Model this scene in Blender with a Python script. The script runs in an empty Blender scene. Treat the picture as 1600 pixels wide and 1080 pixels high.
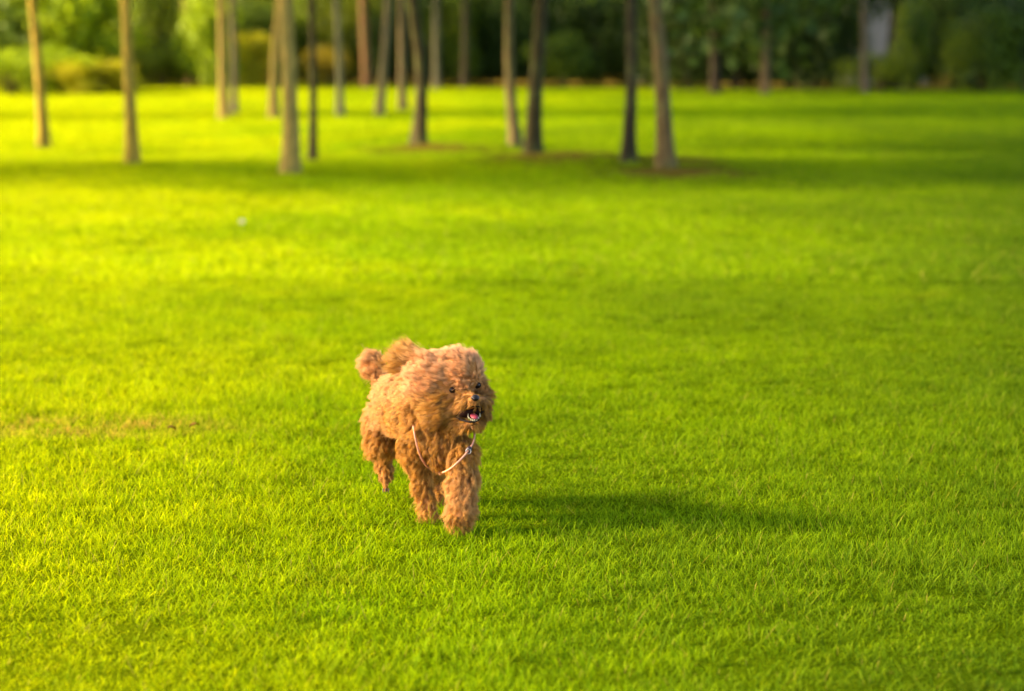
import bpy, bmesh, math, random
import numpy as np
from mathutils import Vector, Matrix

random.seed(11)
RNG = np.random.default_rng(11)
SC = bpy.context.scene
COL = SC.collection
R = math.radians

# ------------------------------------------------------------------ camera, light, exposure
CAM_H, PITCH, FPX = 1.02, math.atan(480 / 3778), 3778.0
cam = bpy.data.cameras.new('camera')
cam.lens, cam.sensor_width = 85, 36
cam.clip_start, cam.clip_end = 0.1, 600
cam.dof.use_dof = True
cam.dof.focus_distance = 4.93
cam.dof.aperture_fstop = 3.2
camo = bpy.data.objects.new('camera', cam)
camo.location = (0, 0, CAM_H)
camo.rotation_euler = (R(90) - PITCH, 0, 0)
COL.objects.link(camo)
SC.camera = camo

SUN_EL = R(24)
W = bpy.data.worlds.new('World'); SC.world = W; W.use_nodes = True
nt = W.node_tree
sky = nt.nodes.new('ShaderNodeTexSky'); sky.sky_type = 'NISHITA'; sky.sun_disc = False
sky.sun_elevation = SUN_EL; sky.sun_rotation = R(270)
sky.air_density = 1.0; sky.dust_density = 2.5
bg = nt.nodes['Background']; bg.inputs['Strength'].default_value = 0.15
nt.links.new(sky.outputs[0], bg.inputs[0])

sl = bpy.data.lights.new('sun', 'SUN'); sl.energy = 4.8; sl.angle = R(6.5); sl.color = (1.0, 0.80, 0.50)
so = bpy.data.objects.new('sun', sl); COL.objects.link(so)
SUND = Vector((math.cos(SUN_EL), 0.02, -math.sin(SUN_EL))).normalized()
so.rotation_euler = SUND.to_track_quat('-Z', 'Y').to_euler()
so.location = (-10, 0, 12)

SC.view_settings.view_transform = 'Standard'
SC.view_settings.look = 'None'
SC.view_settings.gamma = 1
SC.view_settings.use_curve_mapping = False
SC.view_settings.exposure = 2.22
SC.render.engine = 'CYCLES'
SC.cycles.use_denoising = True
SC.cycles.max_bounces = 6
SC.cycles.diffuse_bounces = 4
SC.cycles.transmission_bounces = 5
SC.cycles.transparent_max_bounces = 6
SC.cycles.sample_clamp_indirect = 4
SC.render.filter_size = 1.2

# ------------------------------------------------------------------ helpers
def ray(px, py):
    u, v = (px - 800) / FPX, (540 - py) / FPX
    return Vector((u, math.cos(PITCH) + v * math.sin(PITCH), -math.sin(PITCH) + v * math.cos(PITCH)))
def at(px, py, Y):
    d = ray(px, py)
    return Vector((0, 0, CAM_H)) + d * (Y / d.y)
def gat(px, py):
    d = ray(px, py)
    return Vector((0, 0, CAM_H)) + d * (CAM_H / -d.z)

def tag(o, label=None, cat=None, group=None, kind=None):
    if label: o['label'] = label
    if cat: o['category'] = cat
    if group: o['group'] = group
    if kind: o['kind'] = kind
    return o
def link(name, data, mat=None, parent=None, loc=None):
    o = bpy.data.objects.new(name, data); COL.objects.link(o)
    if mat is not None and data is not None and hasattr(data, 'materials') and len(data.materials) == 0:
        data.materials.append(mat)
    if parent: o.parent = parent
    if loc is not None: o.location = loc
    return o
def empty(name, loc=(0, 0, 0)):
    o = bpy.data.objects.new(name, None); COL.objects.link(o); o.location = loc
    o.empty_display_size = 0.2
    return o
def mesh_np(name, V, F, smooth=True, cols=None):
    """V (n,3); F (m,k) int array, or list of such arrays"""
    Fs = F if isinstance(F, list) else [F]
    me = bpy.data.meshes.new(name)
    me.vertices.add(len(V)); me.vertices.foreach_set('co', np.asarray(V, np.float32).ravel())
    loops = np.concatenate([f.ravel() for f in Fs]).astype(np.int32)
    tot = np.concatenate([np.full(len(f), f.shape[1]) for f in Fs]).astype(np.int32)
    st = np.concatenate([[0], np.cumsum(tot)[:-1]]).astype(np.int32)
    me.loops.add(len(loops)); me.loops.foreach_set('vertex_index', loops)
    me.polygons.add(len(tot)); me.polygons.foreach_set('loop_start', st); me.polygons.foreach_set('loop_total', tot)
    me.update(calc_edges=True); me.validate()
    if smooth: me.polygons.foreach_set('use_smooth', np.ones(len(me.polygons), bool))
    if cols:
        for k, a in cols.items():
            at_ = me.attributes.new(k, 'FLOAT', 'POINT'); at_.data.foreach_set('value', np.asarray(a, np.float32))
    return me

# value noise for shapes
_T = RNG.random((64, 64))
def vn(x, y):
    x = np.asarray(x, float); y = np.asarray(y, float)
    xi, yi = np.floor(x).astype(int), np.floor(y).astype(int)
    fx, fy = x - xi, y - yi
    fx, fy = fx * fx * (3 - 2 * fx), fy * fy * (3 - 2 * fy)
    g = lambda a, b: _T[a % 64, b % 64]
    return (g(xi, yi) * (1 - fx) + g(xi + 1, yi) * fx) * (1 - fy) + (g(xi, yi + 1) * (1 - fx) + g(xi + 1, yi + 1) * fx) * fy

# ------------------------------------------------------------------ materials
class NT:
    def __init__(s, name):
        s.m = bpy.data.materials.new(name); s.m.use_nodes = True
        s.t = s.m.node_tree; s.t.nodes.clear()
        s.out = s.n('ShaderNodeOutputMaterial')
    def n(s, typ, **kw):
        nd = s.t.nodes.new(typ)
        for k, v in kw.items():
            if k.startswith('i_'):
                nd.inputs[k[2:].replace('_', ' ')].default_value = v
            else: setattr(nd, k, v)
        return nd
    def l(s, a, b): s.t.links.new(a, b)
    def ramp(s, src, stops):
        r = s.n('ShaderNodeValToRGB'); s.l(src, r.inputs[0])
        e = r.color_ramp.elements
        while len(e) < len(stops): e.new(0.5)
        for el, (p, c) in zip(e, stops): el.position = p; el.color = (*c, 1)
        return r.outputs[0]
    def mix(s, f, a, b, mode='MIX'):
        m = s.n('ShaderNodeMix', data_type='RGBA', blend_type=mode)
        for sock, v in ((m.inputs[0], f), (m.inputs[6], a), (m.inputs[7], b)):
            if isinstance(v, (int, float)): sock.default_value = v
            elif isinstance(v, tuple): sock.default_value = (*v, 1)
            else: s.l(v, sock)
        return m.outputs[2]
    def math(s, op, a, b=0.0, clamp=False):
        m = s.n('ShaderNodeMath', operation=op, use_clamp=clamp)
        for sock, v in ((m.inputs[0], a), (m.inputs[1], b)):
            if isinstance(v, (int, float)): sock.default_value = v
            else: s.l(v, sock)
        return m.outputs[0]
    def noise(s, scale, detail=3, coord=None, rough=0.5):
        t = s.n('ShaderNodeTexNoise'); t.inputs['Scale'].default_value = scale; t.inputs['Detail'].default_value = detail
        t.inputs['Roughness'].default_value = rough
        if coord is not None: s.l(coord, t.inputs['Vector'])
        return t.outputs[0]
    def attr(s, name, typ='GEOMETRY'):
        a = s.n('ShaderNodeAttribute', attribute_name=name, attribute_type=typ)
        return a.outputs['Fac']

def simple(name, col, rough=0.6, spec=0.3, noise=None, amt=0.3, bump=0.0, sss=0):
    q = NT(name); b = q.n('ShaderNodeBsdfPrincipled')
    b.inputs['Roughness'].default_value = rough; b.inputs['Specular IOR Level'].default_value = spec
    if noise:
        tc = q.n('ShaderNodeTexCoord').outputs['Object']
        nz = q.noise(noise, 4, tc)
        c = q.ramp(nz, [(0.3, tuple(x * (1 - amt) for x in col)), (0.7, tuple(min(1, x * (1 + amt)) for x in col))])
        q.l(c, b.inputs['Base Color'])
        if bump:
            bp = q.n('ShaderNodeBump'); bp.inputs['Strength'].default_value = bump; q.l(nz, bp.inputs['Height']); q.l(bp.outputs[0], b.inputs['Normal'])
    else: b.inputs['Base Color'].default_value = (*col, 1)
    q.l(b.outputs[0], q.out.inputs[0])
    return q.m

def leafy(name, colnode_fn, trans=0.4, rough=0.5, spec=0.2):
    """thin leaf: diffuse + translucent + slight sheen"""
    q = NT(name); c, ct = colnode_fn(q)
    d = q.n('ShaderNodeBsdfDiffuse'); t = q.n('ShaderNodeBsdfTranslucent'); g = q.n('ShaderNodeBsdfGlossy')
    g.inputs['Roughness'].default_value = rough; g.inputs['Color'].default_value = (0.9, 0.9, 0.8, 1)
    q.l(c, d.inputs[0]); q.l(ct, t.inputs[0])
    m = q.n('ShaderNodeMixShader'); m.inputs[0].default_value = trans
    q.l(d.outputs[0], m.inputs[1]); q.l(t.outputs[0], m.inputs[2])
    m2 = q.n('ShaderNodeMixShader'); m2.inputs[0].default_value = spec
    q.l(m.outputs[0], m2.inputs[1]); q.l(g.outputs[0], m2.inputs[2])
    q.l(m2.outputs[0], q.out.inputs[0])
    return q.m

def lawn_tone(q):
    """colour of the turf by place: lusher and drier stretches, light fading from left to right painted in, a few bare brown spots"""
    pos = q.n('ShaderNodeNewGeometry').outputs['Position']
    sep = q.n('ShaderNodeSeparateXYZ'); q.l(pos, sep.inputs[0])
    x, y = sep.outputs[0], sep.outputs[1]
    mp = q.n('ShaderNodeMapping'); mp.inputs['Scale'].default_value = (1, 0.55, 1); q.l(pos, mp.inputs[0])
    n1 = q.noise(0.55, 4, mp.outputs[0], 0.55)
    n2 = q.noise(3.2, 3, pos, 0.6)
    # glow from the left painted into the turf: bright yellow left, dimmer green right
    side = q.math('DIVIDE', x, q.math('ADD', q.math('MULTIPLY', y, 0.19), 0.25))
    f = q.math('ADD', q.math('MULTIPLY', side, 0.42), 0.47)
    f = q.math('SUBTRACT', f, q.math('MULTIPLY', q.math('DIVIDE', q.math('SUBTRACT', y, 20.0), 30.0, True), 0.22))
    f = q.math('ADD', f, q.math('MULTIPLY', q.math('SUBTRACT', n1, 0.5), 1.3))
    f = q.math('ADD', f, q.math('MULTIPLY', q.math('SUBTRACT', n2, 0.5), 0.45))
    return pos, x, y, n1, n2, f

def grass_cols(q):
    pos, x, y, n1, n2, f = lawn_tone(q)
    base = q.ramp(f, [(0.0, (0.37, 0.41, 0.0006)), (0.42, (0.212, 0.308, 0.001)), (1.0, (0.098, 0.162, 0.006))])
    rnd = q.attr('tone')
    oi = q.n('ShaderNodeObjectInfo').outputs['Random']
    br = q.math('ADD', q.math('MULTIPLY', rnd, 0.75), q.math('MULTIPLY', oi, 0.25))
    c = q.mix(1.0, base, q.ramp(br, [(0.0, (0.38, 0.52, 0.5)), (0.5, (0.95, 0.98, 1)), (0.88, (1.35, 1.22, 1.2)), (1.0, (2.0, 1.5, 2.0))]), 'MULTIPLY')
    # straw-brown spots
    dry = q.noise(1.5, 4, pos, 0.6)
    dm = q.ramp(dry, [(0.63, (0, 0, 0)), (0.75, (1, 1, 1))])
    dm = q.math('MULTIPLY', dm, q.ramp(rnd, [(0.3, (0, 0, 0)), (0.5, (1, 1, 1))]))
    c = q.mix(q.math('MULTIPLY', dm, 0.55), c, (0.28, 0.20, 0.012))
    # one reddish dry streak at the left, level with the dog's body
    sx = q.math('DIVIDE', q.math('ADD', x, 1.22), 0.62); sy = q.math('DIVIDE', q.math('SUBTRACT', y, 6.28), 0.24)
    dd = q.math('ADD', q.math('MULTIPLY', sx, sx), q.math('MULTIPLY', sy, sy))
    dd = q.math('MULTIPLY', q.math('SUBTRACT', 1.0, dd, True), q.math('MULTIPLY', q.ramp(q.noise(11, 3, pos, .7), [(0.4, (0, 0, 0)), (0.62, (1, 1, 1))]), 1.3), True)
    c = q.mix(q.math('MULTIPLY', dd, q.ramp(rnd, [(0.25, (0, 0, 0)), (0.6, (1, 1, 1))])), c, (0.50, 0.27, 0.06))
    sp = q.attr('dry')
    c = q.mix(q.math('MULTIPLY', sp, 0.8), c, (0.36, 0.27, 0.045))
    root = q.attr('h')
    c = q.mix(1.0, c, q.ramp(root, [(0.0, (0.2, 0.25, 0.2)), (0.75, (1.1, 1.1, 1))]), 'MULTIPLY')  # darker towards the root: shade in the gaps between blades painted in
    ct = q.mix(1.0, c, (1.5, 1.45, 0.8), 'MULTIPLY')
    return c, ct
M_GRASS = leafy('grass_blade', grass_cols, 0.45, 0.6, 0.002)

def ground_mat():
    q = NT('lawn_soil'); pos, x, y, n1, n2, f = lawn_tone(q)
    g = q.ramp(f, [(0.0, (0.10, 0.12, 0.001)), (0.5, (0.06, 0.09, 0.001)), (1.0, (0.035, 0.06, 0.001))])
    fine = q.noise(70, 3, pos, 0.7)
    g = q.mix(1.0, g, q.ramp(fine, [(0.3, (0.5, 0.5, 0.5)), (0.7, (1.3, 1.3, 1.2))]), 'MULTIPLY')
    soil = q.attr('soil')
    s = q.ramp(q.noise(14, 5, pos, 0.7), [(0.3, (0.050, 0.036, 0.005)), (0.7, (0.15, 0.10, 0.015))])
    c = q.mix(soil, g, s)
    b = q.n('ShaderNodeBsdfPrincipled'); b.inputs['Roughness'].default_value = 0.95; b.inputs['Specular IOR Level'].default_value = 0.0
    q.l(c, b.inputs['Base Color'])
    bp = q.n('ShaderNodeBump'); bp.inputs['Strength'].default_value = 0.6; bp.inputs['Distance'].default_value = 0.02
    q.l(fine, bp.inputs['Height']); q.l(bp.outputs[0], b.inputs['Normal'])
    q.l(b.outputs[0], q.out.inputs[0])
    return q.m
M_GROUND = ground_mat()

def leaf_cols(q):
    oi = q.n('ShaderNodeObjectInfo')
    rnd = q.attr('tone')
    v = q.ramp(rnd, [(0.0, (0.45, 0.5, 0.5)), (0.5, (1, 1, 1)), (1.0, (1.7, 1.5, 1.1))])
    c = q.mix(1.0, oi.outputs['Color'], v, 'MULTIPLY')
    return c, q.mix(1.0, c, (1.3, 1.25, 0.6), 'MULTIPLY')
M_LEAF = leafy('tree_leaf', leaf_cols, 0.35, 0.5, 0.012)

def bark_mat():
    q = NT('bark'); tc = q.n('ShaderNodeTexCoord').outputs['Object']
    mp = q.n('ShaderNodeMapping'); mp.inputs['Scale'].default_value = (1, 1, 0.22); q.l(tc, mp.inputs[0])
    a = q.noise(38, 6, mp.outputs[0], 0.7); b_ = q.noise(5, 3, tc)
    oi = q.n('ShaderNodeObjectInfo').outputs['Color']
    c = q.mix(1.0, oi, q.ramp(a, [(0.3, (0.35, 0.33, 0.3)), (0.7, (1.35, 1.3, 1.25))]), 'MULTIPLY')
    c = q.mix(q.ramp(b_, [(0.5, (0, 0, 0)), (0.75, (0.6, 0.6, 0.6))]), c, (0.11, 0.12, 0.03))
    p = q.n('ShaderNodeBsdfPrincipled'); p.inputs['Roughness'].default_value = 0.9; p.inputs['Specular IOR Level'].default_value = 0.15
    q.l(c, p.inputs['Base Color'])
    bp = q.n('ShaderNodeBump'); bp.inputs['Strength'].default_value = 0.8; bp.inputs['Distance'].default_value = 0.01
    q.l(a, bp.inputs['Height']); q.l(bp.outputs[0], p.inputs['Normal']); q.l(p.outputs[0], q.out.inputs[0])
    return q.m
M_BARK = bark_mat()

def fur_mat():
    q = NT('apricot_fur')
    tone, tip = q.attr('tone'), q.attr('tip')
    zone = q.attr('pale')
    c = q.ramp(tone, [(0.0, (0.22, 0.080, 0.007)), (0.5, (0.48, 0.215, 0.021)), (1.0, (0.68, 0.345, 0.058))])
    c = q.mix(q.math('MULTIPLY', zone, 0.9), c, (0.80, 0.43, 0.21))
    c = q.mix(1.0, c, q.ramp(tip, [(0.0, (0.40, 0.33, 0.28)), (0.7, (1, 1, 1)), (1.0, (1.14, 1.14, 1.16))]), 'MULTIPLY')  # dark roots paint the shading between the locks
    d = q.n('ShaderNodeBsdfDiffuse'); t = q.n('ShaderNodeBsdfTranslucent'); g = q.n('ShaderNodeBsdfGlossy')
    g.inputs['Roughness'].default_value = 0.5; g.inputs['Color'].default_value = (1, 0.85, 0.65, 1)
    q.l(c, d.inputs[0]); q.l(c, t.inputs[0])
    m = q.n('ShaderNodeMixShader'); m.inputs[0].default_value = 0.35
    q.l(d.outputs[0], m.inputs[1]); q.l(t.outputs[0], m.inputs[2])
    m2 = q.n('ShaderNodeMixShader'); m2.inputs[0].default_value = 0.05
    q.l(m.outputs[0], m2.inputs[1]); q.l(g.outputs[0], m2.inputs[2]); q.l(m2.outputs[0], q.out.inputs[0])
    return q.m
M_FUR = fur_mat()
M_SKIN = simple('dog_skin', (0.30, 0.115, 0.03), 0.9, 0.1, 60, 0.35)
M_BLACK = simple('nose_black', (0.010, 0.006, 0.006), 0.5, 0.25)
M_LIP = simple('lip_black', (0.010, 0.006, 0.006), 0.8, 0.1)
M_EYE = simple('eye_dark', (0.016, 0.006, 0.003), 0.25, 0.25)
M_MOUTH = simple('mouth_inside', (0.014, 0.003, 0.003), 0.7, 0.1, 40, 0.4)
M_TONGUE = simple('tongue_pink', (0.26, 0.035, 0.055), 0.45, 0.3, 80, 0.2, 0.2)
M_TOOTH = simple('tooth_ivory', (0.58, 0.48, 0.34), 0.3, 0.5)
M_CORD = simple('pink_cord', (0.56, 0.24, 0.15), 0.6, 0.3, 200, 0.12, 0.2)
M_METAL = simple('buckle_metal', (0.30, 0.27, 0.26), 0.45, 0.5)
M_DARKSTRAP = simple('dark_strap', (0.035, 0.015, 0.02), 0.5, 0.4)

# ------------------------------------------------------------------ trees: positions first (the ground rises a little at their feet)
# base px, base py, top px, mid bow px, width px, bark, label
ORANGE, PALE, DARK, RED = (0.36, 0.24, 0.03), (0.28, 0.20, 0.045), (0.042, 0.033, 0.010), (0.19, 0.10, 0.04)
TREES = [
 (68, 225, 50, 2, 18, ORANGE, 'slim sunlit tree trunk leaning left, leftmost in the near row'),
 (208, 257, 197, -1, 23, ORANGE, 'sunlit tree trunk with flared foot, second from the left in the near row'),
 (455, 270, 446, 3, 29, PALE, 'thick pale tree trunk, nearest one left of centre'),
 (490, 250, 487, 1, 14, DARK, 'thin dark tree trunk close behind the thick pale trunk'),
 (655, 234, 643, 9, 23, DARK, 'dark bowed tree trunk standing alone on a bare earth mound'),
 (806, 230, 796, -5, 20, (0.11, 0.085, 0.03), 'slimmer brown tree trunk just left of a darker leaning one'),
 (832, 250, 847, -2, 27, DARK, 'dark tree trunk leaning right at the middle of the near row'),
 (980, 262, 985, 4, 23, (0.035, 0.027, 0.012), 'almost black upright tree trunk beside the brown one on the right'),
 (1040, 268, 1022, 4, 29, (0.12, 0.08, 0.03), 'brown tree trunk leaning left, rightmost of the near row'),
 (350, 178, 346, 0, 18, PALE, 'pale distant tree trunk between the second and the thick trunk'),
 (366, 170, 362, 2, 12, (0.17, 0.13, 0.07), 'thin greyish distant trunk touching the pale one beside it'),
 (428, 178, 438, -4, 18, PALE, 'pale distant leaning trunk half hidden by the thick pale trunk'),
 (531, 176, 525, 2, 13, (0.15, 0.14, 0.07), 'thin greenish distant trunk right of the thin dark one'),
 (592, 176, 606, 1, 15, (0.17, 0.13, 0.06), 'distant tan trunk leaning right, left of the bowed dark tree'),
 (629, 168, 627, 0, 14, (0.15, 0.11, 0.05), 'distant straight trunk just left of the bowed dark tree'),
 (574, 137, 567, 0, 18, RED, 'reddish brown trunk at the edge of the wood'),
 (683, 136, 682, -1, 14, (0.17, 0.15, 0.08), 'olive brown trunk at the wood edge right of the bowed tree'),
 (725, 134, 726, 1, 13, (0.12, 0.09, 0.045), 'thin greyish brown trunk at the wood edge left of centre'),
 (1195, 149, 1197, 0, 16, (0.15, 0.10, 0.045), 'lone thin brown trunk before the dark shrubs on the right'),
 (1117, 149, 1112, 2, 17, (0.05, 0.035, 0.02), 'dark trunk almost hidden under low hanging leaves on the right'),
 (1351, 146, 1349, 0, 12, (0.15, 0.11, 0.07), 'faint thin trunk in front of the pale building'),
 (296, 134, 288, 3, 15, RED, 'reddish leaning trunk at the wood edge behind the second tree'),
]
BASES = [gat(t[0], t[1] + (6 if t[1] > 160 else 3)) for t in TREES]
MOUNDS = [(BASES[4].x + .15, BASES[4].y - .1, .9, .08), (BASES[6].x + .25, BASES[6].y - .2, 1.15, .09), (BASES[6].x + 1.2, BASES[6].y - .5, .9, .04), (BASES[8].x + .1, BASES[8].y - .35, 1.1, .06),
          (BASES[1].x, BASES[1].y - .05, .4, .03), (BASES[0].x, BASES[0].y, .3, .02), (BASES[2].x, BASES[2].y, .35, .02), (BASES[7].x, BASES[7].y, .35, .03),
          (BASES[19].x - .1, BASES[19].y - .1, .8, .05)]
def ground_z(x, y):
    z = np.zeros_like(x)
    for mx, my, r, h in MOUNDS: z = z + h * np.exp(-((x - mx) ** 2 + ((y - my) * 1.0) ** 2) / (r * r * .5))
    far = np.clip((y - 8) / 20, 0, 1)
    z = z + far * 0.10 * (vn(x * .18 + 3, y * .12) - .5)
    return z
def soil_f(x, y):
    s = np.zeros_like(x)
    for mx, my, r, h in MOUNDS: s = np.maximum(s, 1.25 * np.exp(-((x - mx) ** 2 + (y - my) ** 2) / (r * r * .55)) * (0.55 + .8 * vn(x * 5, y * 5)))
    edge = 51.3 + 1.2 * (vn(x * .25, y * 0 + 7) - .5) - np.clip(-x - 6.5, 0, 2) * 2.4 - np.clip(x - 3, 0, 2) * 2.4
    s = np.maximum(s, np.clip((y - edge) / 1.5, 0, 1))
    return np.clip(s, 0, 1)

# ------------------------------------------------------------------ ground
xs = np.concatenate([np.linspace(-300, -26, 14), np.linspace(-25, 25, 201), np.linspace(26, 300, 14)])
ys = np.concatenate([np.linspace(-300, -4, 10), np.linspace(-3, 56, 237), np.linspace(57, 400, 20)])
X, Y = np.meshgrid(xs, ys)
V = np.stack([X, Y, ground_z(X, Y)], -1).reshape(-1, 3)
nx, ny = len(xs), len(ys)
I = np.arange(nx * ny).reshape(ny, nx)
F = np.stack([I[:-1, :-1], I[:-1, 1:], I[1:, 1:], I[1:, :-1]], -1).reshape(-1, 4)
me = mesh_np('ground', V, F, cols={'soil': soil_f(V[:, 0], V[:, 1])})
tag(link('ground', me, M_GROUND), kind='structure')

# ------------------------------------------------------------------ grass
def tuft(name, n, rad, lmin, lmax, w, seed, lean=0.5, dryp=0.02):
    r = np.random.default_rng(seed)
    a = r.random(n) * 2 * np.pi; q = np.sqrt(r.random(n)) * rad
    bx, by = np.cos(a) * q, np.sin(a) * q
    L = r.uniform(lmin, lmax, n) * (0.75 + .5 * r.random(n))
    yaw = r.random(n) * 2 * np.pi
    ln = np.abs(r.normal(0, lean, n)) + .08; bend = r.uniform(.15, 1.3, n)
    dx, dy = np.cos(yaw), np.sin(yaw)
    fy = yaw + r.normal(np.pi / 2, .5, n)      # blade facing
    wx, wy = np.cos(fy), np.sin(fy)
    side = r.normal(0, .6, n)
    Vs, hs = [], []
    N = 4
    px, py, pz = bx.copy(), by.copy(), np.zeros(n) - .004
    pts = [(px.copy(), py.copy(), pz.copy())]
    for k in range(N - 1):
        t = (k + .5) / (N - 1); ang = np.minimum(ln + bend * t, 1.9)
        s = L / (N - 1)
        px += (dx * np.sin(ang) - dy * side * t) * s; py += (dy * np.sin(ang) + dx * side * t) * s; pz += np.cos(ang) * s
        pts.append((px.copy(), py.copy(), pz.copy()))
    ww = w * r.uniform(.6, 1.25, n)
    vid = []
    for k, (x, y, z) in enumerate(pts):
        f = [0.8, 1.0, .75, 0][k] * .5
        if k < N - 1:
            Vs.append(np.stack([x - wx * ww * f, y - wy * ww * f, z], 1)); Vs.append(np.stack([x + wx * ww * f, y + wy * ww * f, z], 1)); hs += [k / (N - 1)] * 2
        else: Vs.append(np.stack([x, y, z], 1)); hs.append(1.0)
    V = np.stack(Vs, 1)                       # n,7,3
    base = np.arange(n)[:, None] * 7
    Q = np.concatenate([base + np.array([[0, 1, 3, 2]]), base + np.array([[2, 3, 5, 4]])])
    T = base + np.array([[4, 5, 6]])
    tone = np.repeat(r.random(n), 7); h = np.tile(hs, n); dry = np.repeat((r.random(n) < dryp).astype(float), 7)
    me = mesh_np(name, V.reshape(-1, 3), [Q, T], True, {'tone': tone, 'h': h, 'dry': dry})
    me.materials.append(M_GRASS)
    return bpy.data.objects.new(name, me)

def strip_mesh(name, y0, y1, k, m, step):
    ysn = np.linspace(y0, y1, max(2, int((y1 - y0) / step) + 1)); nxn = max(4, int((k * y1 + m) * 2 / step))
    u = np.linspace(-1, 1, nxn)
    Y, U = np.meshgrid(ysn, u, indexing='ij'); X = U * (k * Y + m)
    V = np.stack([X, Y, ground_z(X, Y)], -1).reshape(-1, 3)
    I = np.arange(len(V)).reshape(Y.shape)
    F = np.stack([I[:-1, :-1], I[:-1, 1:], I[1:, 1:], I[1:, :-1]], -1).reshape(-1, 4)
    s = soil_f(V[:, 0], V[:, 1])
    d = (1 - s) ** 1.5 * (0.92 + .35 * vn(V[:, 0] * 2.2, V[:, 1] * 2.2))
    hgt = 0.70 + .85 * vn(V[:, 0] * 1.3 + 9, V[:, 1] * 1.3)
    return mesh_np(name, V, F, cols={'dens': d, 'hgt': hgt})

def scatter(obj, sources, density, smin, smax, seed):
    g = bpy.data.node_groups.new('scatter', 'GeometryNodeTree')
    g.interface.new_socket('Geometry', in_out='INPUT', socket_type='NodeSocketGeometry')
    g.interface.new_socket('Geometry', in_out='OUTPUT', socket_type='NodeSocketGeometry')
    N, Lk = g.nodes.new, g.links.new
    gi, go = N('NodeGroupInput'), N('NodeGroupOutput')
    dp = N('GeometryNodeDistributePointsOnFaces'); dp.inputs['Seed'].default_value = seed
    na = N('GeometryNodeInputNamedAttribute'); na.inputs['Name'].default_value = 'dens'
    mu = N('ShaderNodeMath'); mu.operation = 'MULTIPLY'; mu.inputs[1].default_value = density
    Lk(na.outputs['Attribute'], mu.inputs[0]); Lk(mu.outputs[0], dp.inputs['Density'])
    Lk(gi.outputs[0], dp.inputs['Mesh'])
    gti = N('GeometryNodeGeometryToInstance')
    for s in sources:
        inf = N('GeometryNodeObjectInfo'); inf.inputs['Object'].default_value = s
        Lk(inf.outputs['Geometry'], gti.inputs[0])
    ip = N('GeometryNodeInstanceOnPoints'); ip.inputs['Pick Instance'].default_value = True
    Lk(dp.outputs['Points'], ip.inputs['Points']); Lk(gti.outputs[0], ip.inputs['Instance'])
    ri = N('FunctionNodeRandomValue'); ri.data_type = 'INT'; ri.inputs[4].default_value = 0; ri.inputs[5].default_value = len(sources) - 1
    Lk(ri.outputs[2], ip.inputs['Instance Index'])
    rr = N('FunctionNodeRandomValue'); rr.data_type = 'FLOAT_VECTOR'
    rr.inputs[0].default_value = (-.08, -.08, 0); rr.inputs[1].default_value = (.08, .08, 6.283); Lk(rr.outputs[0], ip.inputs['Rotation'])
    rs = N('FunctionNodeRandomValue'); rs.data_type = 'FLOAT'; rs.inputs[2].default_value = smin; rs.inputs[3].default_value = smax; rs.inputs['Seed'].default_value = 5
    nh = N('GeometryNodeInputNamedAttribute'); nh.inputs['Name'].default_value = 'hgt'
    cmb = N('ShaderNodeCombineXYZ'); m2 = N('ShaderNodeMath'); m2.operation = 'MULTIPLY'
    Lk(rs.outputs[1], m2.inputs[0]); Lk(nh.outputs['Attribute'], m2.inputs[1])
    Lk(rs.outputs[1], cmb.inputs[0]); Lk(rs.outputs[1], cmb.inputs[1]); Lk(m2.outputs[0], cmb.inputs[2]); Lk(cmb.outputs[0], ip.inputs['Scale'])
    gj = N('GeometryNodeJoinGeometry'); Lk(ip.outputs[0], gj.inputs[0])
    Lk(gj.outputs[0], go.inputs[0])
    md = obj.modifiers.new('scatter', 'NODES'); md.node_group = g

near_t = [tuft('tuft', 100, .055, .011, .025, .0017, s, 1.1, .03) for s in (1, 2, 3, 4, 5)] + [tuft('tuft', 34, .06, .024, .054, .0015, s, 1.4, .10) for s in (7, 8)]
mid_t = [tuft('tuft', 80, .10, .018, .036, .0040, s, .45, .02) for s in (11, 12, 13)]
far_t = [tuft('tuft', 100, .20, .020, .042, .010, s, .45, .01) for s in (21, 22)]
for nm, y0, y1, step, src, dens in (('grass', 2.4, 10.0, .2, near_t, 600), ('grass', 10.0, 21.0, .25, mid_t, 150), ('grass', 21.0, 52.5, .5, far_t, 34)):
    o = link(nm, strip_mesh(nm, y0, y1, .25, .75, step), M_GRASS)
    scatter(o, src, dens, .75, 1.2, int(y0 * 7))
    lab = {2.4: 'short sunlit blades of turf around the running dog', 10.0: 'blurred lawn turf before and under the near row of trees', 21.0: 'far lawn turf between the near trees and the wood edge'}[y0]
    tag(o, lab, 'grass', kind='stuff')

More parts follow.
